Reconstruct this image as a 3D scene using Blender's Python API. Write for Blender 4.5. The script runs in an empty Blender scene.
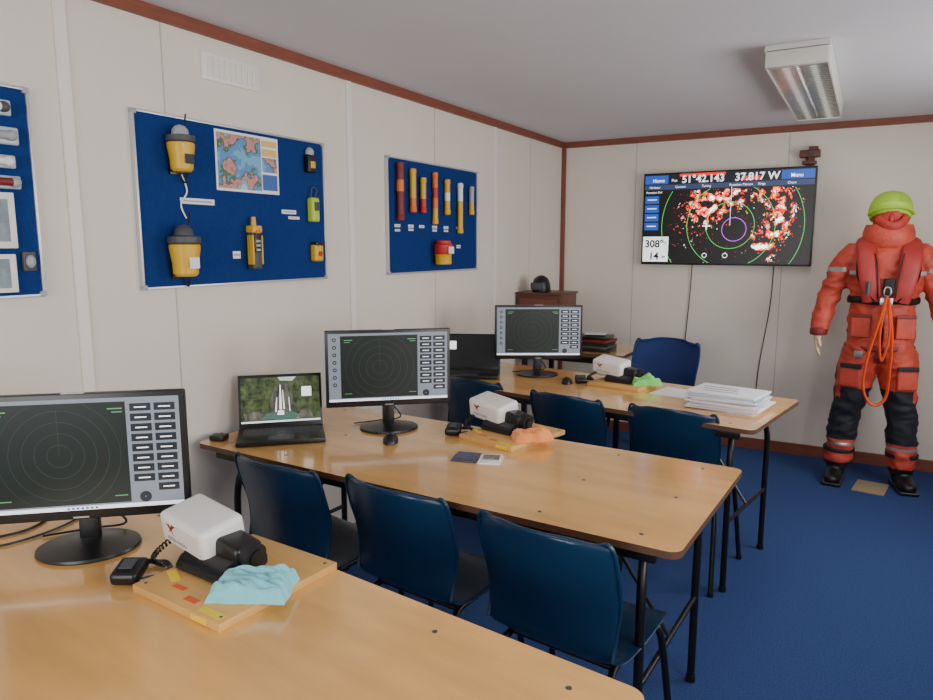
import bpy, bmesh, math, random
from mathutils import Vector, Matrix, noise, Euler
random.seed(4)
FZ=-0.04      # floor level
TZ=0.74       # table top level
H=2.335       # ceiling
D=5.6         # back wall
W=3.4         # right wall
YR=-2.0       # rear wall
S=bpy.context.scene
COL=S.collection

# ---------------- materials ----------------
MC={}
def mat(name,col,rough=.5,metal=0,emis=0,coat=0,noise_amt=0,noise_scale=8,bump=0,bump_scale=60,spec=.5,stretch=None,sheen=0):
    if name in MC: return MC[name]
    m=bpy.data.materials.new(name);m.use_nodes=True
    nt=m.node_tree;b=nt.nodes["Principled BSDF"]
    c=tuple(col)+(1,)
    b.inputs["Base Color"].default_value=c
    b.inputs["Roughness"].default_value=rough
    b.inputs["Metallic"].default_value=metal
    b.inputs["Specular IOR Level"].default_value=spec
    if coat: b.inputs["Coat Weight"].default_value=coat;b.inputs["Coat Roughness"].default_value=.1
    if sheen: b.inputs["Sheen Weight"].default_value=sheen
    if emis:
        b.inputs["Emission Color"].default_value=c;b.inputs["Emission Strength"].default_value=emis
    def coords():
        t=nt.nodes.new("ShaderNodeTexCoord");mp=nt.nodes.new("ShaderNodeMapping")
        nt.links.new(t.outputs["Object"],mp.inputs["Vector"])
        if stretch: mp.inputs["Scale"].default_value=stretch
        return mp.outputs["Vector"]
    if noise_amt:
        n=nt.nodes.new("ShaderNodeTexNoise");n.inputs["Scale"].default_value=noise_scale;n.inputs["Detail"].default_value=6
        nt.links.new(coords(),n.inputs["Vector"])
        r=nt.nodes.new("ShaderNodeValToRGB")
        r.color_ramp.elements[0].position=.3;r.color_ramp.elements[1].position=.7
        r.color_ramp.elements[0].color=tuple(x*(1-noise_amt) for x in col)+(1,)
        r.color_ramp.elements[1].color=tuple(min(1,x*(1+noise_amt)) for x in col)+(1,)
        nt.links.new(n.outputs["Fac"],r.inputs["Fac"]);nt.links.new(r.outputs["Color"],b.inputs["Base Color"])
    if bump:
        n=nt.nodes.new("ShaderNodeTexNoise");n.inputs["Scale"].default_value=bump_scale;n.inputs["Detail"].default_value=4
        nt.links.new(coords(),n.inputs["Vector"])
        bp=nt.nodes.new("ShaderNodeBump");bp.inputs["Strength"].default_value=bump;bp.inputs["Distance"].default_value=.01
        nt.links.new(n.outputs["Fac"],bp.inputs["Height"]);nt.links.new(bp.outputs["Normal"],b.inputs["Normal"])
    MC[name]=m
    return m
def srgb(r,g,b):
    f=lambda v:(v/255/12.92 if v/255<=.04045 else ((v/255+.055)/1.055)**2.4)
    return (f(r),f(g),f(b))

M_wall=mat("wall_panel",srgb(222,215,203),.6,noise_amt=.02,noise_scale=2,bump=.08,bump_scale=120)
M_strip=mat("wall_strip",srgb(230,226,220),.45)
M_seam=mat("wall_seam",srgb(186,180,170),.7)
M_ceil=mat("ceiling_paint",srgb(205,205,211),.7,noise_amt=.015,noise_scale=3)
M_trim=mat("trim_wood",srgb(126,68,50),.5,noise_amt=.15,noise_scale=9,stretch=(1,1,6))
M_carpet=mat("blue_carpet",srgb(56,76,126),.95,noise_amt=.28,noise_scale=150,bump=.6,bump_scale=350,spec=.1)
M_ply=mat("varnished_ply",srgb(228,172,98),.2,coat=.7,noise_amt=.16,noise_scale=2.2,stretch=(1,5,5))
M_edge=mat("ply_edge",srgb(86,58,40),.5)
M_black=mat("black_plastic",srgb(20,20,22),.35)
M_blackm=mat("black_matt",srgb(22,22,24),.7)
M_steel=mat("black_steel",srgb(24,24,26),.35,metal=.3)
M_chrome=mat("steel",srgb(170,172,175),.3,metal=.9)
M_chair=mat("navy_polypropylene",srgb(16,46,74),.26,bump=.1,bump_scale=300)
M_officeblue=mat("blue_fabric",srgb(18,42,100),.8)
M_felt=mat("blue_felt",srgb(28,54,114),.95,noise_amt=.08,noise_scale=60,bump=.2,bump_scale=300,spec=.1)
M_alu=mat("aluminium",srgb(200,202,205),.35,metal=.6)
M_white=mat("white_plastic",srgb(232,230,226),.35)
M_paper=mat("paper",srgb(235,235,238),.7)
M_yel=mat("yellow_plastic",srgb(218,172,34),.4)
M_grey=mat("grey_plastic",srgb(70,72,76),.5)
M_lgrey=mat("lightgrey_plastic",srgb(160,162,165),.5)
M_red=mat("red_paint",srgb(190,40,35),.45)
M_dred=mat("darkred_paint",srgb(120,30,30),.5)
M_orange=mat("orange_paint",srgb(225,110,35),.45)
M_lime=mat("lime_plastic",srgb(180,205,60),.45)
M_boardwood=mat("board_wood",srgb(208,160,90),.5,noise_amt=.1,noise_scale=3,stretch=(1,8,8))
M_cab=mat("mahogany",srgb(92,48,36),.4,noise_amt=.2,noise_scale=4,stretch=(1,1,6))
def glow(name,r,g,b,e=1.0):
    if name in MC:return MC[name]
    m=mat(name,srgb(r,g,b),.35,emis=e);return m
G_ui=glow("screen_ui_grey",112,120,130,.8)
G_dark=glow("screen_radar_dark",16,25,24,.4)
G_black=glow("screen_black",6,7,10,.3)
G_ring=glow("screen_ring",40,72,54,.6)
G_btn=glow("screen_button",22,28,36,.6)
G_wht=glow("screen_white",240,242,245,1.2)
G_bar=glow("screen_taskbar",225,232,240,1.0)
G_blue=glow("screen_blue",25,75,170,1.0)
G_dblue=glow("screen_darkblue",14,30,70,.8)
G_red=glow("screen_red",215,30,20,1.4)
G_yel=glow("screen_yellow",235,170,50,1.2)
G_grn=glow("screen_green",60,200,80,1.2)
G_pur=glow("screen_purple",180,60,220,1.3)
G_lgrn=glow("screen_text_green",70,150,90,.9)

# ---------------- mesh helpers ----------------
PENDING=[]
def finish(name,bm,m,parent,smooth=True,loc=None):
    me=bpy.data.meshes.new(name);bm.normal_update();bm.to_mesh(me);bm.free()
    ms=m if isinstance(m,(list,tuple)) else [m]
    for x in ms: me.materials.append(x)
    if smooth:
        for p in me.polygons:p.use_smooth=True
        try: me.set_sharp_from_angle(angle=math.radians(40))
        except Exception: pass
    o=bpy.data.objects.new(name,me);COL.objects.link(o)
    if parent is not None:o.parent=parent
    return o
class G:
    def __init__(s,name,loc=(0,0,0),rz=0,rot=None):
        s.e=bpy.data.objects.new(name,None);COL.objects.link(s.e)
        s.e.location=loc;s.e.rotation_euler=rot if rot else (0,0,math.radians(rz));s.e.empty_display_size=.1
    def box(s,n,c,size,m,bev=.002,rot=(0,0,0),seg=2):
        bm=bmesh.new();bmesh.ops.create_cube(bm,size=1)
        for v in bm.verts:v.co=Vector((v.co.x*size[0],v.co.y*size[1],v.co.z*size[2]))
        if bev:bmesh.ops.bevel(bm,geom=bm.edges[:],offset=min(bev,min(size)*.45),segments=seg,profile=.6,affect='EDGES')
        R=Euler([math.radians(a) for a in rot]).to_matrix().to_4x4()
        bmesh.ops.transform(bm,matrix=Matrix.Translation(c)@R,verts=bm.verts)
        return finish(n,bm,m,s.e)
    def wedge(s,n,pts,x0,x1,m,bev=.004):
        bm=bmesh.new();a=[bm.verts.new((x0,y,z)) for y,z in pts];b=[bm.verts.new((x1,y,z)) for y,z in pts]
        bm.faces.new(a[::-1]);bm.faces.new(b)
        k=len(pts)
        for i in range(k):bm.faces.new((a[i],a[(i+1)%k],b[(i+1)%k],b[i]))
        bmesh.ops.recalc_face_normals(bm,faces=bm.faces[:])
        if bev:bmesh.ops.bevel(bm,geom=bm.edges[:],offset=bev,segments=2,affect='EDGES')
        return finish(n,bm,m,s.e)
    def cyl(s,n,p1,p2,r,m,r2=None,seg=20):
        return s.tube(n,[p1,p2],r,m,smoothp=False,seg=seg,r_end=r2)
    def tube(s,n,pts,r,m,smoothp=True,seg=10,r_end=None,flat=None,closed=False):
        P=[Vector(p) for p in pts]
        if smoothp and len(P)>2:
            Q=[];N=len(P)
            rng=range(N) if closed else range(N-1)
            for i in rng:
                if closed:p0,p1,p2,p3=P[(i-1)%N],P[i],P[(i+1)%N],P[(i+2)%N]
                else:p0,p1,p2,p3=P[max(i-1,0)],P[i],P[i+1],P[min(i+2,N-1)]
                for k in range(6):
                    t=k/6
                    Q.append(.5*((2*p1)+(-p0+p2)*t+(2*p0-5*p1+4*p2-p3)*t*t+(-p0+3*p1-3*p2+p3)*t**3))
            if not closed:Q.append(P[-1])
            P=Q
        bm=bmesh.new();rings=[];N=len(P)
        up=None
        for i,pp in enumerate(P):
            if closed:t=(P[(i+1)%N]-P[(i-1)%N]).normalized()
            elif i==0:t=(P[1]-P[0]).normalized()
            elif i==N-1:t=(P[-1]-P[-2]).normalized()
            else:t=(P[i+1]-P[i-1]).normalized()
            if up is None:
                up=Vector((0,0,1)) if abs(t.z)<.9 else Vector((0,1,0))
            u=up-t*up.dot(t)
            if u.length<1e-5:u=Vector((1,0,0))-t*t.x
            u.normalize();v=t.cross(u);up=u
            rr=r if r_end is None else r+(r_end-r)*i/(N-1)
            fa,fb=(1,1) if flat is None else flat
            rings.append([bm.verts.new(pp+u*math.cos(2*math.pi*k/seg)*rr*fa+v*math.sin(2*math.pi*k/seg)*rr*fb) for k in range(seg)])
        for i in range(N if closed else N-1):
            a=rings[i];b=rings[(i+1)%N]
            for k in range(seg):
                bm.faces.new((a[k],a[(k+1)%seg],b[(k+1)%seg],b[k]))
        if not closed:
            bm.faces.new(rings[0][::-1]);bm.faces.new(rings[-1])
        bmesh.ops.recalc_face_normals(bm,faces=bm.faces[:])
        return finish(n,bm,m,s.e)
    def lathe(s,n,prof,c,m,seg=32,sx=1,sy=1,rot=(0,0,0)):
        bm=bmesh.new();rings=[]
        for r,z in prof:
            rings.append([bm.verts.new((r*math.cos(2*math.pi*k/seg)*sx,r*math.sin(2*math.pi*k/seg)*sy,z)) for k in range(seg)])
        for i in range(len(prof)-1):
            for k in range(seg):bm.faces.new((rings[i][k],rings[i][(k+1)%seg],rings[i+1][(k+1)%seg],rings[i+1][k]))
        bm.faces.new(rings[0][::-1]);bm.faces.new(rings[-1])
        bmesh.ops.recalc_face_normals(bm,faces=bm.faces[:])
        R=Euler([math.radians(a) for a in rot]).to_matrix().to_4x4()
        bmesh.ops.transform(bm,matrix=Matrix.Translation(c)@R,verts=bm.verts)
        return finish(n,bm,m,s.e)
    def ball(s,n,c,sz,m,seg=24):
        bm=bmesh.new();bmesh.ops.create_uvsphere(bm,u_segments=seg,v_segments=seg//2,radius=1)
        for v in bm.verts:v.co=Vector((v.co.x*sz[0]+c[0],v.co.y*sz[1]+c[1],v.co.z*sz[2]+c[2]))
        return finish(n,bm,m,s.e)
    def plates(s,n,rects,y,m):
        bm=bmesh.new()
        for x0,x1,z0,z1 in rects:
            bm.faces.new([bm.verts.new(q) for q in ((x0,y,z0),(x1,y,z0),(x1,y,z1),(x0,y,z1))])
        return finish(n,bm,m,s.e,smooth=False)
    def polys(s,n,lst,y,m):
        bm=bmesh.new()
        for P in lst: bm.faces.new([bm.verts.new((a,y,b)) for a,b in P])
        return finish(n,bm,m,s.e,smooth=False)
    def arcs(s,n,rings,y,m,clip=None,seg=96):
        bm=bmesh.new()
        for cx,cz,r,w in rings:
            for k in range(seg):
                a0=2*math.pi*k/seg;a1=2*math.pi*(k+1)/seg
                am=(a0+a1)/2;px=cx+r*math.cos(am);pz=cz+r*math.sin(am)
                if clip and not(clip[0]<px<clip[1] and clip[2]<pz<clip[3]):continue
                q=[(cx+(r+d)*math.cos(a),y,cz+(r+d)*math.sin(a)) for a,d in ((a0,-w/2),(a0,w/2),(a1,w/2),(a1,-w/2))]
                bm.faces.new([bm.verts.new(t) for t in q])
        bmesh.ops.recalc_face_normals(bm,faces=bm.faces[:])
        return finish(n,bm,m,s.e,smooth=False)
    def slab(s,n,x0,x1,y0,y1,z0,z1,r,m,medge=None,seg=8):
        bm=bmesh.new();pts=[]
        for cx,cy,a in ((x1-r,y1-r,0),(x0+r,y1-r,90),(x0+r,y0+r,180),(x1-r,y0+r,270)):
            for k in range(seg+1):
                t=math.radians(a+90*k/seg);pts.append((cx+r*math.cos(t),cy+r*math.sin(t)))
        lo=[bm.verts.new((x,y,z0)) for x,y in pts];hi=[bm.verts.new((x,y,z1)) for x,y in pts]
        bm.faces.new(hi);bm.faces.new(lo[::-1]);k=len(pts)
        for i in range(k):
            f=bm.faces.new((lo[i],lo[(i+1)%k],hi[(i+1)%k],hi[i]))
            if medge:f.material_index=1
        return finish(n,bm,[m,medge] if medge else m,s.e)
    def text(s,n,body,loc,size,m,rot=(90,0,0),align='LEFT',bold=0):
        c=bpy.data.curves.new(n,'FONT');c.body=body;c.size=size;c.align_x=align;c.offset=bold
        t=bpy.data.objects.new(n+"_c",c);COL.objects.link(t)
        PENDING.append((t,n,m,s.e,loc,rot))

def room_box(name,x0,x1,y0,y1,z0,z1,m,bev=0):
    bm=bmesh.new();bmesh.ops.create_cube(bm,size=1)
    for v in bm.verts:v.co=Vector(((x0+x1)/2+v.co.x*(x1-x0),(y0+y1)/2+v.co.y*(y1-y0),(z0+z1)/2+v.co.z*(z1-z0)))
    if bev:bmesh.ops.bevel(bm,geom=bm.edges[:],offset=bev,segments=2,affect='EDGES')
    return finish(name,bm,m,None,smooth=False)
def multi_box(name,lst,m):
    bm=bmesh.new()
    for x0,x1,y0,y1,z0,z1 in lst:
        r=bmesh.ops.create_cube(bm,size=1)
        for v in r["verts"]:v.co=Vector(((x0+x1)/2+v.co.x*(x1-x0),(y0+y1)/2+v.co.y*(y1-y0),(z0+z1)/2+v.co.z*(z1-z0)))
    return finish(name,bm,m,None,smooth=False)

# ---------------- room ----------------
T=.1
room_box("floor",-T,W+T,YR-T,D+T,FZ-.1,FZ,M_carpet)
room_box("ceiling",-T,W+T,YR-T,D+T,H,H+.1,M_ceil)
room_box("wall_left",-T,0,YR-T,D+T,FZ,H,M_wall)
room_box("wall_back",0,W,D,D+T,FZ,H,M_wall)
wins=[(0.2,1.7),(2.9,4.4)];z0,z1=.95,1.98
L=[(W,W+T,YR,wins[0][0],FZ,H),(W,W+T,wins[0][1],wins[1][0],FZ,H),(W,W+T,wins[1][1],D+T,FZ,H)]
for a,b in wins:L+=[(W,W+T,a,b,FZ,z0),(W,W+T,a,b,z1,H)]
multi_box("wall_right",L,M_wall)
ra,rb=.6,2.6
multi_box("wall_rear",[(0,ra,YR-T,YR,FZ,H),(rb,W,YR-T,YR,FZ,H),(ra,rb,YR-T,YR,FZ,z0),(ra,rb,YR-T,YR,z1,H)],M_wall)
M_frame=mat("upvc",srgb(235,235,235),.4)
def winframe(name,axis,a,b):
    t=.045;f=[]
    def bx(u0,u1,zz0,zz1):
        if axis=='x':f.append((W+.02,W+.07,u0,u1,zz0,zz1))
        else:f.append((u0,u1,YR-.07,YR-.02,zz0,zz1))
    bx(a,b,z0,z0+t);bx(a,b,z1-t,z1);bx(a,a+t,z0+t,z1-t);bx(b-t,b,z0+t,z1-t);bx((a+b)/2-t/2,(a+b)/2+t/2,z0+t,z1-t)
    multi_box(name,f,M_frame)
winframe("window_1",'x',*wins[0]);winframe("window_2",'x',*wins[1]);winframe("window_3",'y',ra,rb)
room_box("trim_1",0,.022,YR,D,H-.045,H,M_trim)
room_box("trim_2",.022,W,D-.022,D,H-.045,H,M_trim)
room_box("trim_3",0,.03,D-.03,D,FZ,H-.045,M_trim)
room_box("trim_4",W-.022,W,YR,D-.022,H-.045,H,M_trim)
room_box("baseboard_back",.03,W,D-.02,D,FZ,FZ+.08,M_trim)
room_box("baseboard_left",0,.02,YR,D-.03,FZ,FZ+.08,M_trim)
room_box("baseboard_right",W-.02,W,YR,D-.02,FZ,FZ+.08,M_trim)
i=5
for y in (-.1,1.39,2.81,4.37):
    room_box("trim_%d"%i,0,.008,y-.02,y+.02,FZ+.08,H-.045,M_strip,.002);i+=1
for y in (.6,1.76,3.6,4.95):
    room_box("trim_%d"%i,0,.0015,y-.0025,y+.0025,FZ+.08,H-.045,M_seam);i+=1
for x in (.62,1.72,2.9):
    room_box("trim_%d"%i,x-.003,x+.003,D-.0015,D,FZ+.08,H-.045,M_seam);i+=1
def wallgroup(name,y,z): return G(name,(0,y,z),90)
g=G("wall_vent",(0,2.075,2.18),90)
g.box("frame",(0,-.006,0),(.29,.012,.1),M_white,.003)
for k in range(9):
    g.box("slot_%d"%k,(-.115+k*.0288,-.014,0),(.018,.006,.075),M_strip,.002)

# ---------------- ceiling light ----------------
g=G("fluorescent_ceiling_light",(1.945,4.10,H))
M_house=mat("luminaire_body",srgb(205,203,196),.4)
g.wedge("housing",[(-.76,0),(.76,0),(.76,-.03),(-.76,-.03)],-.125,.125,M_house,.003)
for sx in (-1,1):g.box("end_cap_%d"%sx,(0,sx*.745,-.055),(.24,.03,.07),M_house,.004)
for sx in (-1,1):g.box("side_panel_%d"%sx,(sx*.119,0,-.055),(.008,1.47,.066),M_house,.002)
M_tube=glow("fluorescent_tube",250,246,236,1.6)
M_louv=mat("louvre",srgb(205,206,205),.18,metal=.9)
for sx in (-.055,.055):g.cyl("tube_%d"%int(sx*1000),(sx,-.72,-.05),(sx,.72,-.05),.013,M_tube,seg=12)
g.box("centre_rail",(0,0,-.066),(.012,1.46,.04),M_louv,.001)
for k in range(36):
    y=-.70+k*.04
    g.wedge("blade_%d"%k,[(y-.005,-.088),(y+.005,-.088),(y+.001,-.05),(y-.001,-.05)],-.114,.114,M_louv,0)

# ---------------- tables ----------------
def table(corner,rz,length,depth):
    g=G("folding_table",(corner[0],corner[1],0),rz)
    g.slab("tabletop",-length,0,0,depth,TZ-.02,TZ,.035,M_ply,M_edge)
    g.box("apron_near",(-length/2,.045,TZ-.04),(length-.14,.02,.038),M_steel,.003)
    g.box("apron_far",(-length/2,depth-.045,TZ-.04),(length-.14,.02,.038),M_steel,.003)
    for e,x in (("r",-.12),("l",-length+.12)):
        d=1 if e=="r" else -1
        for k,y,yy in (("near",.09,.13),("far",depth-.09,depth-.13)):
            g.tube("leg_%s_%s"%(e,k),[(x-d*.02,yy+ (.05 if k=="near" else -.05),TZ-.05),(x-d*.01,yy,TZ-.09),(x,y,TZ-.2),(x,y,.3),(x+d*.0,y,FZ+.01)],.0135,M_steel)
            g.cyl("foot_%s_%s"%(e,k),(x,y,FZ),(x,y,FZ+.025),.017,M_black,seg=12)
        g.cyl("crossbar_%s"%e,(x,.09,.28),(x,depth-.09,.28),.009,M_steel,seg=10)
        g.cyl("topbar_%s"%e,(x-d*.02,.06,TZ-.045),(x-d*.02,depth-.06,TZ-.045),.012,M_steel,seg=10)
        g.cyl("brace_%s"%e,(x,depth/2,.28),(x-d*.3,depth/2,TZ-.03),.007,M_steel,seg=8)
    for e in (-.12,-.42,-length+.42,-length+.12):
        for y in (.07,depth/2,depth-.07):
            g.cyl("bolt_%d_%d"%(int(-e*100),int(y*100)),(e,y,TZ-.001),(e,y,TZ+.0008),.006,M_grey,seg=10)
    return g
table((1.915,1.69),-2.5,1.87,.79)
table((1.91,3.03),-8.8,1.83,.75)
a=math.radians(-7);dp=.78
table((2.0+math.sin(a)*dp,1.11-math.cos(a)*dp),-7,1.85,dp)

# ---------------- chairs ----------------
def chair(x,y,rz,name="plastic_chair",sc=1.0,m=None):
    m=m or M_chair
    g=G(name,(x,y,FZ),rz);g.e.scale=(sc,sc,sc)
    prof=[(.215,.415,.165),(.20,.44,.195),(.15,.452,.205),(.02,.442,.208),(-.10,.435,.205),(-.165,.445,.198),(-.2,.485,.192),(-.218,.55,.194),(-.238,.63,.203),(-.262,.71,.208),(-.284,.785,.204),(-.293,.815,.188),(-.293,.825,.155)]
    bm=bmesh.new();rows=[];NU=12
    for i,(py,pz,w) in enumerate(prof):
        r=[];back=max(0,min(1,(pz-.47)/.12))if py<-.12 else 0
        for k in range(NU+1):
            u=-1+2*k/NU
            x_=u*w;yy=py+back*.06*u*u;zz=pz+(1-back)*(.012*u*u)
            if i==len(prof)-1:zz-=.02*abs(u)**3
            r.append(bm.verts.new((x_,yy,zz)))
        rows.append(r)
    for i in range(len(rows)-1):
        for k in range(NU):bm.faces.new((rows[i][k],rows[i][k+1],rows[i+1][k+1],rows[i+1][k]))
    o=finish("seat_shell",bm,m,g.e)
    md=o.modifiers.new("s",'SOLIDIFY');md.thickness=.007;md.offset=0
    md=o.modifiers.new("ss",'SUBSURF');md.levels=2;md.render_levels=2
    lip=[]
    for i in range(6,len(prof)):
        py,pz,w=prof[i];lip.append((-w,py+.06*min(1,max(0,(pz-.47)/.12)),pz-(.02 if i==len(prof)-1 else 0)))
    for u in (-.6,-.2,.2,.6):
        lip.append((u*.155,prof[-1][0]+.06*u*u,prof[-1][1]-.02*abs(u)**3))
    lip+= [(-a_,b_,c_) for a_,b_,c_ in reversed(lip[:len(prof)-6])]
    g.tube("backrest_lip",lip,.006,m,seg=8)
    for sx in (-1,1):
        g.tube("leg_frame_%d"%sx,[(sx*.215,.215,.008),(sx*.185,.175,.36),(sx*.165,.14,.417),(sx*.16,0,.42),(sx*.165,-.13,.412),(sx*.19,-.165,.34),(sx*.215,-.25,.008)],.011,M_steel,seg=10)
        for yy in (.215,-.25):g.cyl("foot_%d_%d"%(sx,int(yy*100)),(sx*.215,yy,0),(sx*.215,yy,.02),.014,M_black,seg=10)
    for yy in (.12,-.11):g.cyl("cross_rail_%d"%int(yy*100),(-.163,yy,.416),(.163,yy,.416),.01,M_steel,seg=10)
    return g
chair(.59,1.89,-4)
chair(1.09,1.89,-6)
chair(1.61,1.83,-7)
chair(.47,3.50,-9)
chair(1.07,3.37,-10)
chair(1.58,3.33,-6)
chair(1.09,4.50,172,"meeting_chair",1.10,M_officeblue)

# ---------------- monitors ----------------
def monitor(x,y,rz,dz=0):
    g=G("computer_monitor",(x,y,TZ),rz)
    g.lathe("base",[(.0,0),(.118,0),(.122,.004),(.12,.010),(.06,.018),(.03,.024)],(0,.03,0),M_black,sy=.85)
    g.box("neck",(0,.05,.09),(.05,.02,.15),M_black,.006)
    g.box("neck_back",(0,.035,.18),(.1,.03,.08),M_black,.006)
    w,h=.51,.315;zc=.105+dz+h/2
    g.box("panel",(0,.005,zc),(w,.028,h),M_black,.005)
    yy=-.0098
    sw,sh=.484,.278;x0=-sw/2;zb=zc-sh/2+.006
    P=lambda u0,u1,v0,v1:(x0+u0*sw,x0+u1*sw,zb+v0*sh,zb+v1*sh)
    g.plates("screen_background",[P(0,1,0,1)],yy,G_ui)
    g.plates("screen_radar",[P(.10,.745,.05,.965)],yy-.0006,G_dark)
    g.plates("screen_taskbar",[P(0,1,0,.035)],yy-.0006,G_bar)
    cx=x0+.425*sw;cz=zb+.5*sh
    c=P(.105,.74,.055,.95)
    g.arcs("radar_rings",[(cx,cz,r,.001) for r in (.028,.056,.084,.112)]+[(cx,cz,.138,.0008)],yy-.0012,G_ring,clip=c)
    g.plates("radar_heading_line",[(cx-.0004,cx+.0004,cz,cz+.112)],yy-.0012,G_ring)
    b=[];t=[]
    for r in range(9):
        for q in range(2):
            u=.765+q*.115;v=.14+r*.092
            if r==0 and q==0:continue
            b.append(P(u,u+.10,v,v+.068));t.append(P(u+.022,u+.078,v+.028,v+.038))
    g.plates("screen_buttons",b,yy-.0006,G_btn);g.plates("screen_button_labels",t,yy-.0012,G_wht)
    g.arcs("screen_knob",[(x0+.815*sw,zb+.09*sh,.008,.012)],yy-.0014,G_btn,seg=20)
    g.arcs("screen_side_icons",[(x0+.05*sw,zb+(.25+k*.11)*sh,.006,.004) for k in range(7)],yy-.0006,G_btn,seg=20)
    g.plates("screen_status",[P(.13,.20,.9,.91),P(.13,.18,.87,.878),P(.66,.73,.9,.91),P(.68,.73,.87,.878),P(.13,.19,.11,.118),P(.67,.73,.11,.118)],yy-.0012,G_lgrn)
    g.plates("taskbar_icons",[P(.44+k*.022,.452+k*.022,.008,.026) for k in range(7)],yy-.0012,G_blue)
    g.plates("bezel_logo",[(-.018,.018,zc-h/2+.004,zc-h/2+.008)],-.0094,M_lgrey)
    g.box("bezel_sticker",(.0,.004,zc+h/2+.0005),(.05,.016,.001),M_paper,0)
    g.tube("power_cable",[(0,.06,.16),(.02,.11,.09),(.06,.14,.02),(-.03,.15,.006),(-.14,.12,.005)],.003,M_black,seg=8)
    return g
monitor(.625,.965,41,-.014)
monitor(.59,2.30,41)
monitor(.63,3.72,30,-.004)

# ---------------- laptops ----------------
def laptop(x,y,rz,pic=True,sc=1.0):
    g=G("laptop",(x,y,TZ),rz)
    g.e.scale=(sc,sc,sc)
    g.box("base",(0,0,.012),(.335,.225,.018),M_black,.004)
    rows=[]
    for r in range(5):
        for k in range(13):
            rows.append((-.148+k*.0228,-.148+k*.0228+.019,.09-r*.021-.016,.09-r*.021))
    bm=bmesh.new()
    for a,b,c,d in rows:bm.faces.new([bm.verts.new(q) for q in ((a,c,.0215),(b,c,.0215),(b,d,.0215),(a,d,.0215))])
    finish("keys",bm,M_grey,g.e,smooth=False)
    bm=bmesh.new();bm.faces.new([bm.verts.new(q) for q in ((-.05,-.1,.0215),(.05,-.1,.0215),(.05,-.035,.0215),(-.05,-.035,.0215))])
    finish("touchpad",bm,M_grey,g.e,smooth=False)
    lid=bpy.data.objects.new("lid",None);COL.objects.link(lid);lid.parent=g.e
    lid.location=(0,.112,.02);lid.rotation_euler=(math.radians(-14),0,0)
    h=G.__new__(G);h.e=lid
    h.box("lid_shell",(0,.003,.108),(.335,.007,.215),M_black,.003)
    y=-.0012
    if pic:
        def picmat(nm,sc_,c0,c1,st=None,lo=.38,hi=.72):
            m=bpy.data.materials.new(nm);m.use_nodes=True;nt=m.node_tree;b=nt.nodes["Principled BSDF"]
            tc=nt.nodes.new("ShaderNodeTexCoord");mp=nt.nodes.new("ShaderNodeMapping");n=nt.nodes.new("ShaderNodeTexNoise");n.inputs["Scale"].default_value=sc_;n.inputs["Detail"].default_value=9;n.inputs["Roughness"].default_value=.65
            if st:mp.inputs["Scale"].default_value=st
            r=nt.nodes.new("ShaderNodeValToRGB");r.color_ramp.elements[0].position=lo;r.color_ramp.elements[0].color=c0+(1,)
            r.color_ramp.elements[1].position=hi;r.color_ramp.elements[1].color=c1+(1,)
            nt.links.new(tc.outputs["Object"],mp.inputs["Vector"]);nt.links.new(mp.outputs["Vector"],n.inputs["Vector"]);nt.links.new(n.outputs["Fac"],r.inputs["Fac"])
            nt.links.new(r.outputs["Color"],b.inputs["Base Color"]);nt.links.new(r.outputs["Color"],b.inputs["Emission Color"]);b.inputs["Emission Strength"].default_value=.8
            return m
        m=picmat("forest_wallpaper",30,(.006,.012,.004),srgb(92,108,62))
        rk=picmat("rock_wallpaper",25,srgb(30,32,28),srgb(120,118,104),(1,1,.4))
        h.plates("screen_picture",[(-.158,.158,.018,.203)],y,m)
        h.polys("picture_cliff",[[(-.05,.055),(.06,.05),(.05,.12),(.03,.175),(-.01,.18),(-.035,.13)]],y-.0002,rk)
        h.polys("picture_rocks",[[(-.14,.03),(-.09,.028),(-.06,.05),(-.10,.065),(-.15,.055)],[(.06,.028),(.13,.03),(.12,.06),(.08,.062)]],y-.0005,rk)
        h.polys("picture_pool",[[(-.09,.03),(.07,.027),(.09,.04),(.05,.056),(-.04,.058),(-.09,.045)]],y-.0004,glow("pool",70,105,95,.7))
        h.polys("picture_waterfall",[[(-.006,.07),(.004,.068),(.002,.17),(-.002,.172)],[(.01,.07),(.016,.072),(.010,.15),(.008,.15)],[(-.024,.06),(-.018,.06),(-.014,.12),(-.016,.12)],[(-.016,.048),(.012,.046),(.012,.064),(-.01,.066)],[(.034,.06),(.038,.06),(.034,.12),(.032,.12)]],y-.0006,G_wht)
        h.polys("picture_sky",[[(.0,.188),(.05,.186),(.065,.203),(-.01,.203)]],y-.0005,glow("pic_sky",170,190,180,.9))
        h.plates("screen_window",[(.085,.125,.12,.16)],y-.0008,G_wht)
        h.plates("screen_taskbar",[(-.158,.158,.018,.025)],y-.0008,G_bar)
    else:
        h.plates("screen_picture",[(-.158,.158,.018,.203)],y,G_black)
        h.plates("screen_sticker",[(-.14,-.1,.12,.17)],y-.0006,G_wht)
    return g
laptop(.29,1.985,44)
laptop(.29,3.52,24,pic=False)

def mouse(x,y,rz):
    g=G("computer_mouse",(x,y,TZ),rz)
    bm=bmesh.new();bmesh.ops.create_uvsphere(bm,u_segments=20,v_segments=12,radius=1)
    for v in bm.verts:v.co=Vector((v.co.x*.03,v.co.y*.055,max(0,v.co.z)*.034+.001))
    finish("body",bm,M_black,g.e)
    g.cyl("wheel",(-.003,.03,.026),(.003,.03,.026),.007,M_grey,seg=12)
    g.tube("cable",[(0,.052,.008),(.01,.08,.003),(-.01,.11,.003),(-.04,.13,.003)],.0016,M_black,seg=6)
mouse(.70,2.155,30);mouse(.86,3.60,20)

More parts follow.
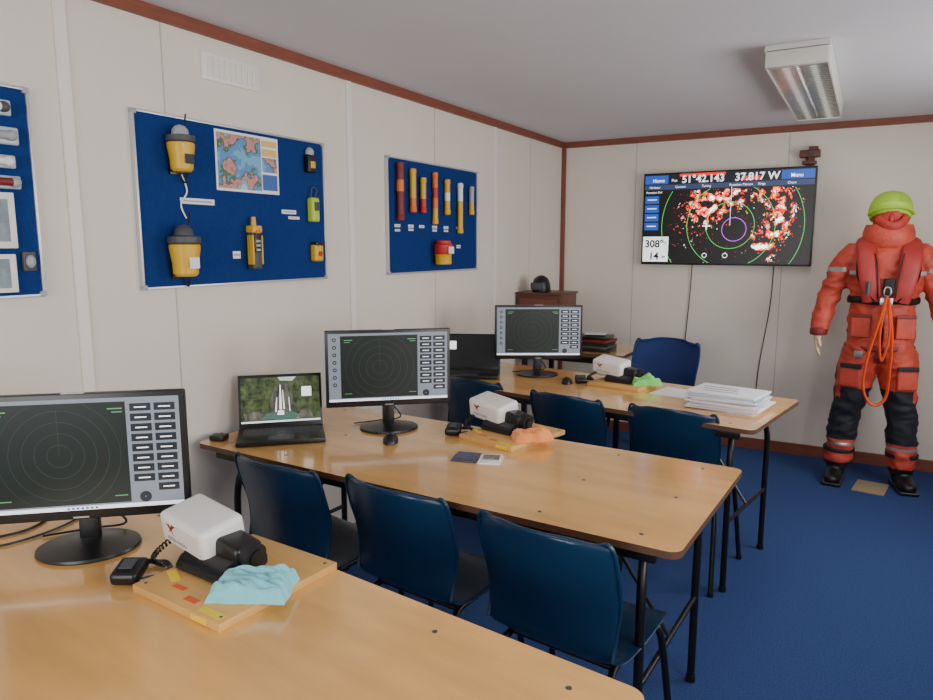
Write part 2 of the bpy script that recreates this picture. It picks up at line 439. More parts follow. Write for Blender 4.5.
# ---------------- radio kits ----------------
def cloth(name,x,y,z,rz,col,sx=.11,sy=.09,seed=0):
    m=mat("cloth_%d"%int(seed*10),col,.9,sheen=.3,bump=.3,bump_scale=200)
    g=G(name,(x,y,z),rz)
    bm=bmesh.new();N=40;vs=[]
    for j in range(N+1):
        row=[]
        for i in range(N+1):
            u=-1+2*i/N;v=-1+2*j/N
            e=max(0,1-max(abs(u),abs(v))**8)
            n=noise.noise(Vector((u*1.4+seed,v*1.6,seed)));n2=noise.noise(Vector((u*2+v*3+seed*2,v*1-u,1)))
            hz=e*(.024+.020*n+.012*abs(n2)*2+.008*(1-u*u))+.002
            px=u*sx*(1+.14*noise.noise(Vector((v*1.5,seed,2))));py=v*sy*(1+.2*noise.noise(Vector((u*1.7,seed,5))))
            row.append(bm.verts.new((px,py,max(.002,hz))))
        vs.append(row)
    for j in range(N):
        for i in range(N):bm.faces.new((vs[j][i],vs[j][i+1],vs[j+1][i+1],vs[j+1][i]))
    rim=[vs[0][i] for i in range(N+1)]+[vs[j][N] for j in range(1,N+1)]+[vs[N][i] for i in range(N-1,-1,-1)]+[vs[j][0] for j in range(N-1,0,-1)]
    low=[bm.verts.new((v.co.x,v.co.y,0)) for v in rim];k=len(rim)
    for i in range(k):bm.faces.new((rim[i],low[i],low[(i+1)%k],rim[(i+1)%k]))
    bm.faces.new(low)
    bmesh.ops.recalc_face_normals(bm,faces=bm.faces[:])
    finish("folded_cloth",bm,m,g.e)
def radiokit(x,y,rz,w=.30,d=.33,labels=True,ox=-.085,oy=-.01):
    g=G("radio_transceiver_kit",(x,y,TZ),rz)
    g.box("wooden_board",(0,0,.0095),(w,d,.019),M_boardwood,.002)
    z=.019
    def B(*a):return (a[0]+ox,a[1]+oy,a[2])
    g.wedge("bracket_base",[(-.05+oy,z),(.09+oy,z),(.09+oy,z+.03),(.06+oy,z+.05),(-.03+oy,z+.035),(-.05+oy,z+.012)],-.04+ox,.125+ox,M_black,.006)
    g.box("bracket_post",B(.07,.035,z+.045),(.11,.075,.065),M_black,.014,rot=(0,10,0),seg=3)
    g.cyl("bracket_knob",B(.12,.035,z+.05),B(.146,.035,z+.045),.03,M_blackm,seg=24)
    g.cyl("bracket_knob_cap",B(.146,.035,z+.045),B(.152,.035,z+.044),.018,M_black,seg=24)
    hc=B(-.035,.03,z+.075);hr=(10,5,-4)
    g.box("white_housing",hc,(.185,.115,.082),M_white,.018,rot=hr,seg=4)
    sub=bpy.data.objects.new("housing_front",None);COL.objects.link(sub);sub.parent=g.e
    sub.location=hc;sub.rotation_euler=[math.radians(t) for t in hr]
    h=G.__new__(G);h.e=sub
    h.box("bezel_line",(0,-.0577,0),(.15,.001,.054),M_strip,0)
    bm=bmesh.new()
    for pts in (((-.058,.022),(-.044,.022),(-.026,-.006)),((-.05,.0),(-.034,.024),(-.018,.024))):
        bm.faces.new([bm.verts.new((a,-.0587,b)) for a,b in pts])
    bmesh.ops.solidify(bm,geom=bm.faces[:],thickness=.0006)
    finish("logo",bm,M_red,sub,smooth=False)
    h.text("lettering","VESSEL RADIO",(-.062,-.0587,-.020),.013,M_grey)
    mx,my=-w/2-.06,-d/2+.05
    pts=[]
    P0=Vector(B(-.10,-.01,z+.045));P1=Vector((mx+.04,my+.04,.025))
    for k in range(150):
        t=k/149;c=P0.lerp(P1,t)+Vector((-.03*math.sin(math.pi*t),-.02*math.sin(math.pi*t),-.015*math.sin(math.pi*t)));a=t*2*math.pi*15
        pts.append(c+Vector((math.cos(a)*.006,.0*a,math.sin(a)*.006)))
    g.tube("coiled_lead",pts,.0022,M_black,smoothp=False,seg=6)
    g.tube("lead_loop",[(mx+.05*math.cos(t*math.pi/6)+.01,my+.045*math.sin(t*math.pi/6)+.02,.008+.004*(t%2)) for t in range(12)],.0065,M_black,seg=8,closed=True)
    g.box("microphone_body",(mx+.0,my-.02,.022),(.062,.075,.03),M_black,.011,rot=(10,0,35),seg=3)
    g.box("microphone_grille",(mx+.0,my-.022,.0395),(.03,.035,.004),M_grey,.002,rot=(10,0,35))
    if labels:
        M_lab=mat("yellow_label",srgb(240,205,40),.6);M_ol=mat("orange_label",srgb(230,90,40),.6)
        g.box("label_1",(.085,-d/2-.0006,.010),(.05,.002,.012),M_lab,0)
        g.box("label_2",(-.11,-.09,z+.0004),(.06,.02,.0008),M_lab,0,rot=(0,0,-25))
        g.box("label_3",(.10,-d/2+.02,z+.0004),(.07,.018,.0008),M_lab,0)
        g.box("label_4",(.02,-d/2+.03,z+.0004),(.04,.016,.0008),M_ol,0)
        g.box("label_5",(-.05,-d/2+.05,z+.0004),(.04,.014,.0008),M_ol,0)
    for cx,cy in ((-w/2+.02,-d/2+.02),(w/2-.02,-d/2+.02),(-w/2+.02,d/2-.02),(w/2-.02,d/2-.02)):
        g.cyl("screw_%d_%d"%(int(cx*100),int(cy*100)),(cx,cy,z-.001),(cx,cy,z+.001),.004,M_grey,seg=8)
    return g
radiokit(1.07,1.05,-4,ox=-.10,oy=-.02)
cloth("cleaning_cloth",1.165,1.005,TZ+.0192,28,srgb(125,205,215),.085,.055,1)
radiokit(1.08,2.46,-14,.27,.34,ox=-.085)
cloth("cleaning_cloth",1.185,2.41,TZ+.0192,40,srgb(245,150,80),.075,.055,3.3)
radiokit(1.15,3.70,-10,.30,.26,False,ox=-.05)
cloth("cleaning_cloth",1.27,3.69,TZ+.0192,35,srgb(120,205,100),.075,.06,6.1)

g=G("instruction_cards",(1.10,2.13,TZ),15)
g.box("card_1",(-.04,0,.003),(.09,.11,.006),M_grey,.001);g.box("card_2",(.048,.0,.0025),(.08,.11,.005),M_paper,.001,rot=(0,0,6))
g.box("card_print",(-.04,-.0,.0063),(.075,.09,.0006),mat("booklet_print",srgb(70,80,110),.4,noise_amt=.7,noise_scale=50),0);g.box("card_print_2",(.048,.015,.0053),(.06,.06,.0006),mat("booklet_print2",srgb(130,120,110),.5,noise_amt=.6,noise_scale=60),0,rot=(0,0,6))
g=G("paper_stack",(1.74,3.43,TZ),-6)
M_fold=mat("plastic_folder",srgb(190,198,215),.3)
zz=0
for k in range(13):
    hh=random.choice((.004,.006,.009))
    g.box("sheaf_%d"%k,(random.uniform(-.018,.018),random.uniform(-.015,.015),zz+hh/2),(.32,.235,hh*.85),random.choice((M_paper,M_paper,M_fold)),.001,rot=(0,0,random.uniform(-6,6)));zz+=hh
for k in range(3):
    g.box("print_%d"%k,(-.05+.01*k,.06-.05*k,zz+.0003),(.16,.012,.0006),M_lgrey,0)
g=G("paper_sheet",(1.50,3.62,TZ),-12)
g.box("sheet",(0,0,.0015),(.30,.21,.003),M_paper,.0005)
g=G("power_strip",(.10,1.84,TZ),20)
g.box("body",(0,0,.012),(.06,.05,.022),M_black,.006)
g.tube("cable",[(-.02,0,.012),(-.04,.03,.006),(-.03,.08,.005)],.004,M_black)
g=G("power_cables",(.30,.98,TZ),0)
g.tube("cable_1",[(0,-.15,.004),(.06,-.02,.004),(.0,.09,.004),(-.1,.12,.004)],.0035,M_black)
g.tube("cable_2",[(.05,-.2,.004),(.12,-.06,.004),(.1,.1,.004),(.0,.18,.004)],.003,M_black)

# ---------------- side desk corner ----------------
g=G("side_desk",(.04,4.68,0))
g.slab("tabletop",0,.80,0,.6,TZ-.025,TZ,.02,M_ply,M_edge)
for k,(x,y) in enumerate(((.04,.04),(.76,.04),(.04,.56),(.76,.56))):g.box("leg_%d"%k,(x,y,(TZ-.025+FZ)/2),(.035,.035,TZ-.025-FZ),M_steel,.003)
g.box("rail",(.4,.04,TZ-.05),(.7,.02,.05),M_steel,.002);g.box("rail_2",(.4,.56,TZ-.05),(.7,.02,.05),M_steel,.002)
g=G("wooden_cabinet",(.195,4.86,TZ))
g.box("carcass",(0,0,.2),(.34,.32,.40),M_cab,.004)
g.box("top",(0,0,.408),(.36,.34,.016),M_cab,.003)
g.box("door",(0,-.163,.2),(.30,.01,.34),mat("mahogany2",srgb(110,58,42),.4),.004)
g.ball("knob",(.11,-.175,.2),(.01,.01,.01),M_chrome)
g=G("safety_helmet",(.17,4.80,TZ+.4165))
g.lathe("shell",[(.065,0),(.07,.02),(.066,.06),(.05,.10),(.02,.120),(.002,.123)],(0,0,0),M_black,sy=1.15)
g.box("visor",(0,-.076,.045),(.10,.02,.05),M_grey,.008);g.box("strap",(.06,0,.012),(.012,.05,.02),M_black,.003)
g=G("document_folders",(.58,4.86,TZ))
for k in range(5):g.box("folder_%d"%k,(random.uniform(-.01,.01),0,.012+k*.022),(.25,.2,.02),[M_black,M_grey,M_blackm,M_dred,M_black][k],.003,rot=(0,0,random.uniform(-12,12)))
g.box("paper",(0,0,.122),(.15,.12,.002),M_paper,0,rot=(0,0,14))

# ---------------- pin boards ----------------
def pinboard(y0,y1):
    g=wallgroup("felt_notice_board",y0,1.34);w=y1-y0;h=.63
    g.box("felt",(w/2,-.008,h/2),(w-.01,.012,h-.01),M_felt,0)
    for n,c,s in (("frame_top",(w/2,-.01,h-.004),(w,.02,.009)),("frame_bottom",(w/2,-.01,.004),(w,.02,.009)),("frame_left",(.004,-.01,h/2),(.009,.02,h-.02)),("frame_right",(w-.004,-.01,h/2),(.009,.02,h-.02))):
        g.box(n,c,s,M_alu,.002)
    for cx in (.008,w-.008):
        for cz in (.008,h-.008):g.box("corner_%d_%d"%(int(cx*100),int(cz*100)),(cx,-.011,cz),(.018,.024,.018),M_lgrey,.004)
    return g
pinboard(.285,1.265);pb1=pinboard(1.61,2.60);pb2=pinboard(3.10,4.09)
def labels(name,lst):
    for y,z,w,h in lst:
        g=wallgroup(name,y,z);g.plates("card",[(-w/2,w/2,-h/2,h/2)],-.016,M_paper)
        g.plates("print",[(-w*.42,w*.42,-h*.12,h*.12)],-.0165,M_lgrey)
labels("paper_label",[(1.87,1.665,.16,.022),(2.36,1.645,.09,.018),(2.39,1.62,.07,.012),(2.05,1.46,.04,.03)]+[(y,1.605,.055,.016) for y in (3.19,3.32,3.43,3.57,3.70,3.85)]+[(3.19,1.58,.05,.012),(3.70,1.585,.05,.012),(3.85,1.49,.05,.02),(3.57,1.585,.05,.012),(3.32,1.585,.05,.012)])
m=bpy.data.materials.new("sea_chart_print");m.use_nodes=True;nt=m.node_tree;b=nt.nodes["Principled BSDF"]
tc=nt.nodes.new("ShaderNodeTexCoord");n=nt.nodes.new("ShaderNodeTexNoise");n.inputs["Scale"].default_value=11;n.inputs["Detail"].default_value=6
r=nt.nodes.new("ShaderNodeValToRGB");r.color_ramp.interpolation='CONSTANT'
cols=[(0,(110,175,205)),(.42,(80,140,195)),(.50,(70,110,70)),(.53,(205,130,140)),(.58,(150,140,90)),(.62,(120,170,210)),(.68,(175,205,225))]
for k,(p_,c_) in enumerate(cols):
    e=r.color_ramp.elements[k] if k<2 else r.color_ramp.elements.new(p_)
    e.position=p_;e.color=srgb(*c_)+(1,)
nt.links.new(tc.outputs["Object"],n.inputs["Vector"]);nt.links.new(n.outputs["Fac"],r.inputs["Fac"]);nt.links.new(r.outputs["Color"],b.inputs["Base Color"]);b.inputs["Roughness"].default_value=.4
g=wallgroup("sea_chart_poster",1.965,1.715)
g.plates("sheet",[(0,.34,0,.235)],-.016,M_paper);g.plates("chart",[(.01,.24,.01,.225)],-.0166,m);g.plates("chart_inset",[(.245,.33,.09,.15)],-.0166,m)
M_legy=mat("legend_yellow",srgb(225,190,110),.6)
g.plates("legend",[(.245,.33,.155,.185),(.245,.33,.195,.22)],-.0172,M_legy);g.plates("legend_2",[(.245,.33,.015,.08)],-.0172,mat("legend_blue",srgb(60,100,170),.6))

def epirb(y,z,h,flip=False):
    g=wallgroup("emergency_beacon",y,z)
    k=h/.2
    g.lathe("body",[(.035*k,0),(.045*k,.01*k),(.047*k,.05*k),(.055*k,.10*k),(.055*k,.115*k),(.04*k,.125*k)],(0,-.06*k-.01,0),M_yel,seg=24)
    g.lathe("collar",[(.05*k,.118*k),(.058*k,.124*k),(.058*k,.145*k),(.035*k,.15*k)],(0,-.06*k-.01,0),M_grey,seg=24)
    g.lathe("dome",[(.035*k,.15*k),(.032*k,.17*k),(.02*k,.185*k),(.004*k,.19*k)],(0,-.06*k-.01,0),M_grey if flip else M_lgrey,seg=24)
    g.cyl("aerial",(.02*k,-.06*k-.01,.16*k),(.04*k,-.05*k-.01,.24*k),.003,M_black,seg=8)
    g.box("wall_bracket",(0,-.018,.07*k),(.05*k,.012,.16*k),M_black,.003)
    g.plates("label",[(-.022*k,.022*k,.03*k,.07*k)],-.06*k-.01-.0505*k,M_paper if flip else M_black)
    g.tube("lanyard",[(.045*k,-.03,.12*k),(.065*k,-.03,.03*k),(.04*k,-.03,-.04*k),(.02*k,-.025,.0)],.003,M_black,seg=6)
epirb(1.77,1.765,.175);epirb(1.755,1.385,.20,True)
g=wallgroup("beacon_cord",1.80,1.60)
g.tube("cord",[(.0,-.02,.16),(.02,-.02,.10),(-.01,-.02,.05),(.01,-.02,0)],.003,M_paper,seg=6)
g=wallgroup("handheld_radio",2.125,1.40)
g.box("body",(0,-.04,.085),(.05,.04,.17),M_grey,.01,seg=3);g.box("face",(0,-.062,.11),(.035,.004,.08),M_black,.004)
g.box("yellow_band",(0,-.042,.165),(.054,.044,.03),M_yel,.008);g.cyl("aerial",(.0,-.04,.175),(.0,-.04,.215),.012,M_yel,.009,seg=14)
g.box("orange_button",(0,-.065,.155),(.02,.004,.014),M_orange,.003)
for sx in (-1,1):g.box("yellow_side_%d"%sx,(sx*.0245,-.045,.08),(.008,.034,.12),M_yel,.003)
for k in range(3):g.box("key_%d"%k,(0,-.064,.08+k*.018),(.024,.004,.01),M_lgrey,.002)
g=wallgroup("strobe_light",2.49,1.825)
g.box("body",(0,-.03,.04),(.05,.035,.08),M_black,.008,seg=3);g.ball("lens",(0,-.03,.088),(.022,.018,.025),M_lgrey);g.box("stripe",(0,-.049,.035),(.03,.004,.03),M_yel,.002)
g=wallgroup("personal_locator_beacon",2.50,1.60)
g.box("body",(0,-.034,.06),(.05,.038,.11),M_lime,.012,seg=3);g.box("window",(0,-.055,.075),(.028,.004,.04),M_grey,.003);g.tube("cord",[(.015,-.03,.115),(.03,-.03,.15),(0,-.03,.16),(-.01,-.03,.115)],.003,M_grey,seg=6)
g=wallgroup("personal_locator_beacon",2.515,1.42)
g.box("body",(0,-.034,.045),(.055,.038,.08),M_yel,.012,seg=3);g.box("cap",(0,-.036,.085),(.05,.036,.016),M_black,.004);g.cyl("button",(0,-.052,.04),(0,-.058,.04),.012,M_red,seg=14)
def flare(y,zb,zt,cols,r=.016):
    g=wallgroup("hand_flare",y,zb);h=zt-zb;n=len(cols)
    g.lathe("cap_bottom",[(r*.8,0),(r*1.12,.004),(r*1.12,.03),(r,.034)],(0,-.018-r,0),cols[0],seg=18)
    for k,c in enumerate(cols):
        a=.034+(h-.064)*k/n;b_=.034+(h-.064)*(k+1)/n
        g.cyl("tube_%d"%k,(0,-.018-r,a),(0,-.018-r,b_),r,c,seg=18)
    g.lathe("cap_top",[(r,h-.03),(r*1.1,h-.028),(r*1.1,h-.004),(r*.7,h)],(0,-.018-r,0),cols[-1],seg=18)
    g.box("clip",(0,-.018,h*.5),(r*2.4,.006,.012),M_black,.001)
flare(3.19,1.63,1.94,[M_dred,M_dred,M_orange,M_dred],.02)
flare(3.315,1.68,1.92,[M_orange,M_yel,M_yel,M_yel],.018)
flare(3.42,1.68,1.88,[M_red,M_yel,M_yel],.017)
flare(3.55,1.62,1.92,[M_yel,M_orange,M_red,M_orange],.016)
flare(3.685,1.68,1.89,[M_yel,M_white,M_yel],.017)
flare(3.84,1.57,1.88,[M_yel,M_yel,M_white],.017)
flare(3.985,1.69,1.87,[M_yel,M_lgrey,M_lgrey],.016)
g=wallgroup("smoke_signal_canister",3.58,1.385)
g.lathe("body",[(.04,0),(.048,.006),(.048,.055),(.052,.06)],(0,-.07,0),M_yel,seg=24)
g.lathe("top",[(.052,.06),(.055,.065),(.055,.115),(.045,.125),(.044,.14),(.01,.145)],(0,-.07,0),M_red,seg=24)
g.box("bracket",(0,-.02,.06),(.05,.012,.1),M_black,.002);g.plates("label",[(-.03,.03,.065,.105)],-.1255,M_paper)
M_bag=mat("clear_bag",srgb(175,190,205),.2)
for k,(y,z,w,h) in enumerate(((1.125,1.90,.16,.035),(1.135,1.82,.17,.04),(1.125,1.745,.16,.03),(1.145,1.685,.14,.03))):
    g=wallgroup("bagged_safety_lamp",y,z)
    g.box("pouch",(0,-.024,0),(w,.016,h*1.3),M_bag,.007,seg=3)
    g.cyl("lamp_tube",(-w*.4,-.04,0),(w*.3,-.04,.0),.012,[M_white,M_lgrey,M_white,M_dred][k],seg=14)
    g.ball("lamp_head",(w*.34,-.04,0),(.016,.016,.016),[M_grey,M_lgrey,M_white,M_lgrey][k])
for y,z,w,h in ((1.09,1.49,.2,.165),(1.08,1.358,.2,.115)):
    g=wallgroup("framed_card",y,z)
    g.box("frame",(0,-.0225,h/2),(w,.014,h),M_white,.003);g.plates("picture",[(-w*.4,w*.4,h*.12,h*.88)],-.030,mat("card_print",srgb(120,135,145),.4,noise_amt=.3,noise_scale=30))
g=wallgroup("spare_lamp",1.22,1.42);g.box("pouch",(0,-.022,.03),(.04,.014,.06),M_grey,.005);g.ball("lamp",(0,-.033,.03),(.014,.012,.02),M_lgrey)

# ---------------- TV ----------------
TVx0,TVx1,TVz0,TVz1=.705,1.915,1.35,2.045
g=G("wall_television",((TVx0+TVx1)/2,D,(TVz0+TVz1)/2))
w=TVx1-TVx0;h=TVz1-TVz0
g.box("case",(0,-.05,0),(w,.045,h),M_black,.005);g.box("wall_mount",(0,-.015,0),(.4,.03,.3),M_steel,.003)
sw=w-.024;sh=h-.024;y=-.0728
P=lambda u0,u1,v0,v1:(-sw/2+u0*sw,-sw/2+u1*sw,sh/2-v1*sh,sh/2-v0*sh)
g.plates("screen",[P(0,1,0,1)],y,G_black)
g.plates("top_bar",[P(0,1,0,.115)],y-.0006,glow("tvbar",10,16,34,.7));g.plates("menu_bar",[P(0,1,.115,.17)],y-.0006,glow("bar2",45,60,95,.8))
g.plates("top_bar_buttons",[P(.0,.15,.01,.105),P(.82,1,.01,.105)],y-.0012,G_blue)
g.plates("warning_banner",[P(.22,.50,.0,.03),P(.595,.70,.055,.10)],y-.0018,G_red)
g.plates("left_buttons",[P(.005,.095,a,a+.085) for a in (.24,.34,.44,.54)],y-.0012,G_blue)
g.plates("left_button_text",[P(.02,.08,a+.035,a+.045) for a in (.24,.34,.44,.54)],y-.0018,G_wht)
g.plates("heading_box",[P(.0,.165,.70,.985)],y-.0012,G_wht)
tx=lambda n,s,u,v,sz,m,al='LEFT',bd=.0:g.text(n,s,(-sw/2+u*sw,y-.0026,sh/2-v*sh),sz,m,align=al,bold=bd)
tx("position_text_1","51\u00b042.143",.235,.10,.075,G_wht,bd=.0015);tx("position_text_2","37.817 W",.555,.10,.075,G_wht,bd=.0015)
tx("gps_text","Pos",.17,.085,.03,G_wht)
tx("home_text","Home",.05,.085,.036,G_wht,bd=.0006);tx("menu_text","Menu",.87,.085,.036,G_wht,bd=.0006)
for k,s_ in enumerate(("Harbour","Custom","Tuning","Rotation Motion","Rings","Chart")):tx("menu_item_%d"%k,s_,.03+k*.165,.155,.024,G_wht)
tx("data_text_1","Rotation Pol",.01,.21,.024,G_wht)
G_ink=mat("screen_ink",(.002,.002,.004),.5)
tx("heading_text","308\u00b0",.012,.82,.078,G_ink,bd=.002);tx("speed_text","14",.04,.96,.078,G_ink,bd=.002)
tx("units_text_1","T",.14,.79,.028,G_ink,bd=.001);tx("units_text_2","kn",.125,.94,.028,G_ink,bd=.001)
cx=-sw/2+.54*sw;cz=sh/2-.58*sh
clip=(-sw/2,sw/2,-sh/2+.005,sh/2-.18*sh)
g.arcs("range_rings",[(cx,cz,r,.004) for r in (.17,.31,.50)],y-.002,G_grn,clip=clip,seg=160)
g.arcs("guard_ring",[(cx+.03,cz-.03,.085,.005)],y-.002,G_pur,seg=60)
g.plates("cursor",[P(.375,.425,.575,.59),P(.396,.404,.54,.625)],y-.003,G_wht)
g.plates("heading_line",[(cx-.0015,cx+.0015,cz,cz+.28)],y-.002,G_wht)
g.arcs("zoom_icons",[(-sw/2+.395*sw,-sh/2+.09*sh,.016,.005),(-sw/2+.52*sw,-sh/2+.09*sh,.016,.005)],y-.002,G_wht,seg=24)
bm=bmesh.new()
def blip(px,pz,s,mi,rz=0,asp=1.6):
    if not(clip[0]<px-s*asp and px+s*asp<clip[1] and clip[2]<pz-s and pz+s<clip[3]):return
    if px<-sw/2+.18*sw and pz<sh/2-.68*sh:return
    k=7;f=[]
    for i in range(k):
        a=2*math.pi*i/k+random.uniform(-.2,.2);q=s*random.uniform(.45,1.3)
        lx=math.cos(a)*q*asp;lz=math.sin(a)*q
        f.append(bm.verts.new((px+lx*math.cos(rz)-lz*math.sin(rz),y-.0014-mi*.0002,pz+lx*math.sin(rz)+lz*math.cos(rz))))
    fc=bm.faces.new(f);fc.material_index=mi
def field(a_,r_):
    return noise.noise(Vector((math.cos(a_)*r_*22+4,math.sin(a_)*r_*22,3)))+.35*noise.noise(Vector((math.cos(a_)*r_*60,math.sin(a_)*r_*60,8)))
for i in range(11000):
    q=random.random()
    if q<.5: a=math.radians(random.gauss(122,27));r=.25+random.gauss(0,.065)
    elif q<.94: a=math.radians(random.uniform(-44,56));r=.33+random.gauss(0,.045)+.05*math.sin(a*3)
    else: a=math.radians(random.uniform(0,360));r=random.uniform(.1,.5)
    fv=field(a,r)
    if q<.94 and fv<-.02:continue
    if q>=.94 and random.random()<.75:continue
    s=random.uniform(.0018,.0055) if q<.94 else random.uniform(.001,.0025)
    mi=0 if fv<.24 else (1 if fv<.34 else 2)
    z_=random.random()
    if z_<.06:mi=2
    elif z_<.14:mi=1
    elif z_<.26:mi=0
    blip(cx+r*math.cos(a),cz+r*math.sin(a),s,mi,a+random.uniform(.8,2.2),random.uniform(1,2.2))
bmesh.ops.recalc_face_normals(bm,faces=bm.faces[:])
finish("radar_returns",bm,[G_red,G_yel,G_wht],g.e,smooth=False)
g.tube("cable_1",[(-.22,-.02,-h/2+.02),(-.23,-.012,-h/2-.25),(-.25,-.012,-h/2-.6),(-.27,-.012,-h/2-1.1)],.0035,M_black,seg=6)
g.tube("cable_2",[(.36,-.02,-h/2+.02),(.35,-.012,-h/2-.3),(.30,-.012,-h/2-.75),(.28,-.012,-h/2-1.2)],.0035,M_black,seg=6)
M_br=mat("brown_case",srgb(96,52,44),.5)
g=G("video_camera",(1.86,D,TVz1+.008))
g.box("shelf",(0,-.05,.015),(.09,.07,.02),M_br,.003);g.box("body",(0,-.05,.075),(.13,.07,.05),M_br,.008,seg=3)
g.cyl("stalk",(0,-.05,.02),(0,-.05,.06),.018,M_br,seg=12);g.cyl("lens",(.01,-.08,.077),(.01,-.1,.077),.018,M_black,seg=18)
g.box("top_bar",(.02,-.045,.112),(.06,.03,.026),M_br,.004);g.box("wall_plate",(0,-.008,.05),(.06,.014,.1),M_br,.002)

# ---------------- mannequin in immersion suit ----------------
g=G("mannequin_in_immersion_suit",(2.365,5.13,FZ),4)
bmB=bmesh.new()
def loft(bm,rings,seg=24):
    rs=[]
    P=[Vector(r[0]) for r in rings]
    for i,(c,rx,ry,*o) in enumerate(rings):
        c=Vector(c)
        t=(P[min(i+1,len(P)-1)]-P[max(i-1,0)]).normalized()
        ux=Vector((1,0,0))
        u=(ux-t*ux.dot(t)).normalized();v=t.cross(u)
        rs.append([bm.verts.new(c+u*rx*math.cos(2*math.pi*k/seg)+v*ry*math.sin(2*math.pi*k/seg)) for k in range(seg)])
    for i in range(len(rs)-1):
        for k in range(seg):bm.faces.new((rs[i][k],rs[i][(k+1)%seg],rs[i+1][(k+1)%seg],rs[i+1][k]))
    bm.faces.new(rs[0][::-1]);bm.faces.new(rs[-1])
loft(bmB,[((0,0,.80),.09,.085),((0,0,.84),.17,.125),((0,0,.95),.19,.14),((0,0,1.08),.185,.135),((0,-.005,1.15),.175,.13),((0,-.005,1.25),.195,.145),((0,0,1.38),.212,.145),((0,.005,1.47),.205,.13),((0,.01,1.535),.165,.105),((0,.01,1.585),.12,.095),((0,.0,1.63),.10,.095),((0,-.005,1.67),.088,.095)])
for sx in (-1,1):
    loft(bmB,[((sx*.09,.01,1.505),.06,.06),((sx*.165,.01,1.485),.08,.088),((sx*.23,.01,1.42),.078,.085),((sx*.272,.012,1.31),.070,.076),((sx*.306,.015,1.20),.066,.072),((sx*.33,-.015,1.10),.060,.064),((sx*.345,-.045,1.01),.053,.056),((sx*.35,-.055,.985),.050,.050)])
    loft(bmB,[((sx*.08,0,.93),.10,.13),((sx*.10,0,.84),.115,.135),((sx*.12,-.005,.70),.108,.12),((sx*.145,-.012,.52),.090,.10),((sx*.157,-.005,.45),.087,.095),((sx*.170,0,.30),.088,.094),((sx*.180,.0,.16),.082,.092),((sx*.182,.0,.10),.072,.082)])
    loft(bmB,[((sx*.177,.085,.05),.035,.04),((sx*.180,.06,.06),.05,.055),((sx*.184,.01,.065),.052,.062),((sx*.198,-.06,.055),.052,.05),((sx*.208,-.12,.045),.052,.04),((sx*.215,-.165,.038),.042,.03),((sx*.218,-.185,.036),.02,.02)])
bmesh.ops.recalc_face_normals(bmB,faces=bmB.faces[:])
me=bpy.data.meshes.new("tmp");bmB.to_mesh(me);bmB.free()
o=bpy.data.objects.new("tmp",me);COL.objects.link(o)
md=o.modifiers.new("r",'REMESH');md.mode='VOXEL';md.voxel_size=.0095
md=o.modifiers.new("s",'SMOOTH');md.iterations=5;md.factor=.5
dg=bpy.context.evaluated_depsgraph_get();me=bpy.data.meshes.new_from_object(o.evaluated_get(dg));bpy.data.objects.remove(o)
# convert all pending lettering with the same evaluation
for t,n_,m_,par,loc,rot in PENDING:
    mt=bpy.data.meshes.new_from_object(t.evaluated_get(dg));mt.materials.clear();mt.materials.append(m_)
    bpy.data.objects.remove(t)
    ot=bpy.data.objects.new(n_,mt);COL.objects.link(ot);ot.parent=par;ot.location=loc;ot.rotation_euler=[math.radians(a_) for a_ in rot]
M_suit=mat("suit_red",srgb(186,68,50),.6,noise_amt=.18,noise_scale=12,bump=.25,bump_scale=90)
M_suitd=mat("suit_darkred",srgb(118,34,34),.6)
M_knee=mat("suit_black",srgb(26,28,36),.7)
M_refl=mat("reflective_tape",srgb(150,152,152),.3,metal=.3)
def fold(c):
    a=1-abs(noise.noise(Vector((c.x*7+1,c.y*7,c.z*10))))*2
    b=1-abs(noise.noise(Vector((c.x*10+c.z*6,c.y*10,c.z*17-c.x*5+7))))*2
    return a*.012+b*.010-.011
for v in me.vertices:
    c=v.co;k=fold(c)
    if c.z<.12:k*=.1
    v.co=c+v.normal*k
me.materials.clear()
for m_ in (M_suit,M_knee,M_black,M_refl,M_suitd):me.materials.append(m_)
for p in me.polygons:
    c=p.center;p.use_smooth=True;i=0
    if c.z<.135:i=2
    elif .29<c.z<.64 and c.y<.04 and not(c.z>.57 and abs(c.x)>.2):i=1
    elif .255<c.z<=.275:i=3
    elif .97<c.z<1.0 and abs(c.x)>.28:i=1
    elif 1.375<c.z<1.40 and abs(c.x)>.22:i=3
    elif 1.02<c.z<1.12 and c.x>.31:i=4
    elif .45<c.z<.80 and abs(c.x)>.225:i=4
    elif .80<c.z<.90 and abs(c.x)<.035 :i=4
    p.material_index=i
o=bpy.data.objects.new("suited_body",me);COL.objects.link(o);o.parent=g.e
M_hood=mat("hood_lime",srgb(165,205,60),.6,bump=.2,bump_scale=80)
M_mask=mat("face_mask_red",srgb(178,50,42),.6,noise_amt=.1,bump=.3,bump_scale=60)
g.lathe("face_mask",[(.06,1.60),(.098,1.63),(.092,1.68),(.094,1.74),(.092,1.78),(.07,1.80)],(0,-.004,0),M_mask,sy=1.1)
g.ball("nose_bridge",(0,-.100,1.70),(.018,.018,.032),M_mask)
g.tube("mask_top_edge",[(-.085,-.055,1.752),(-.05,-.092,1.745),(0,-.106,1.742),(.05,-.092,1.745),(.085,-.055,1.752)],.006,M_mask)
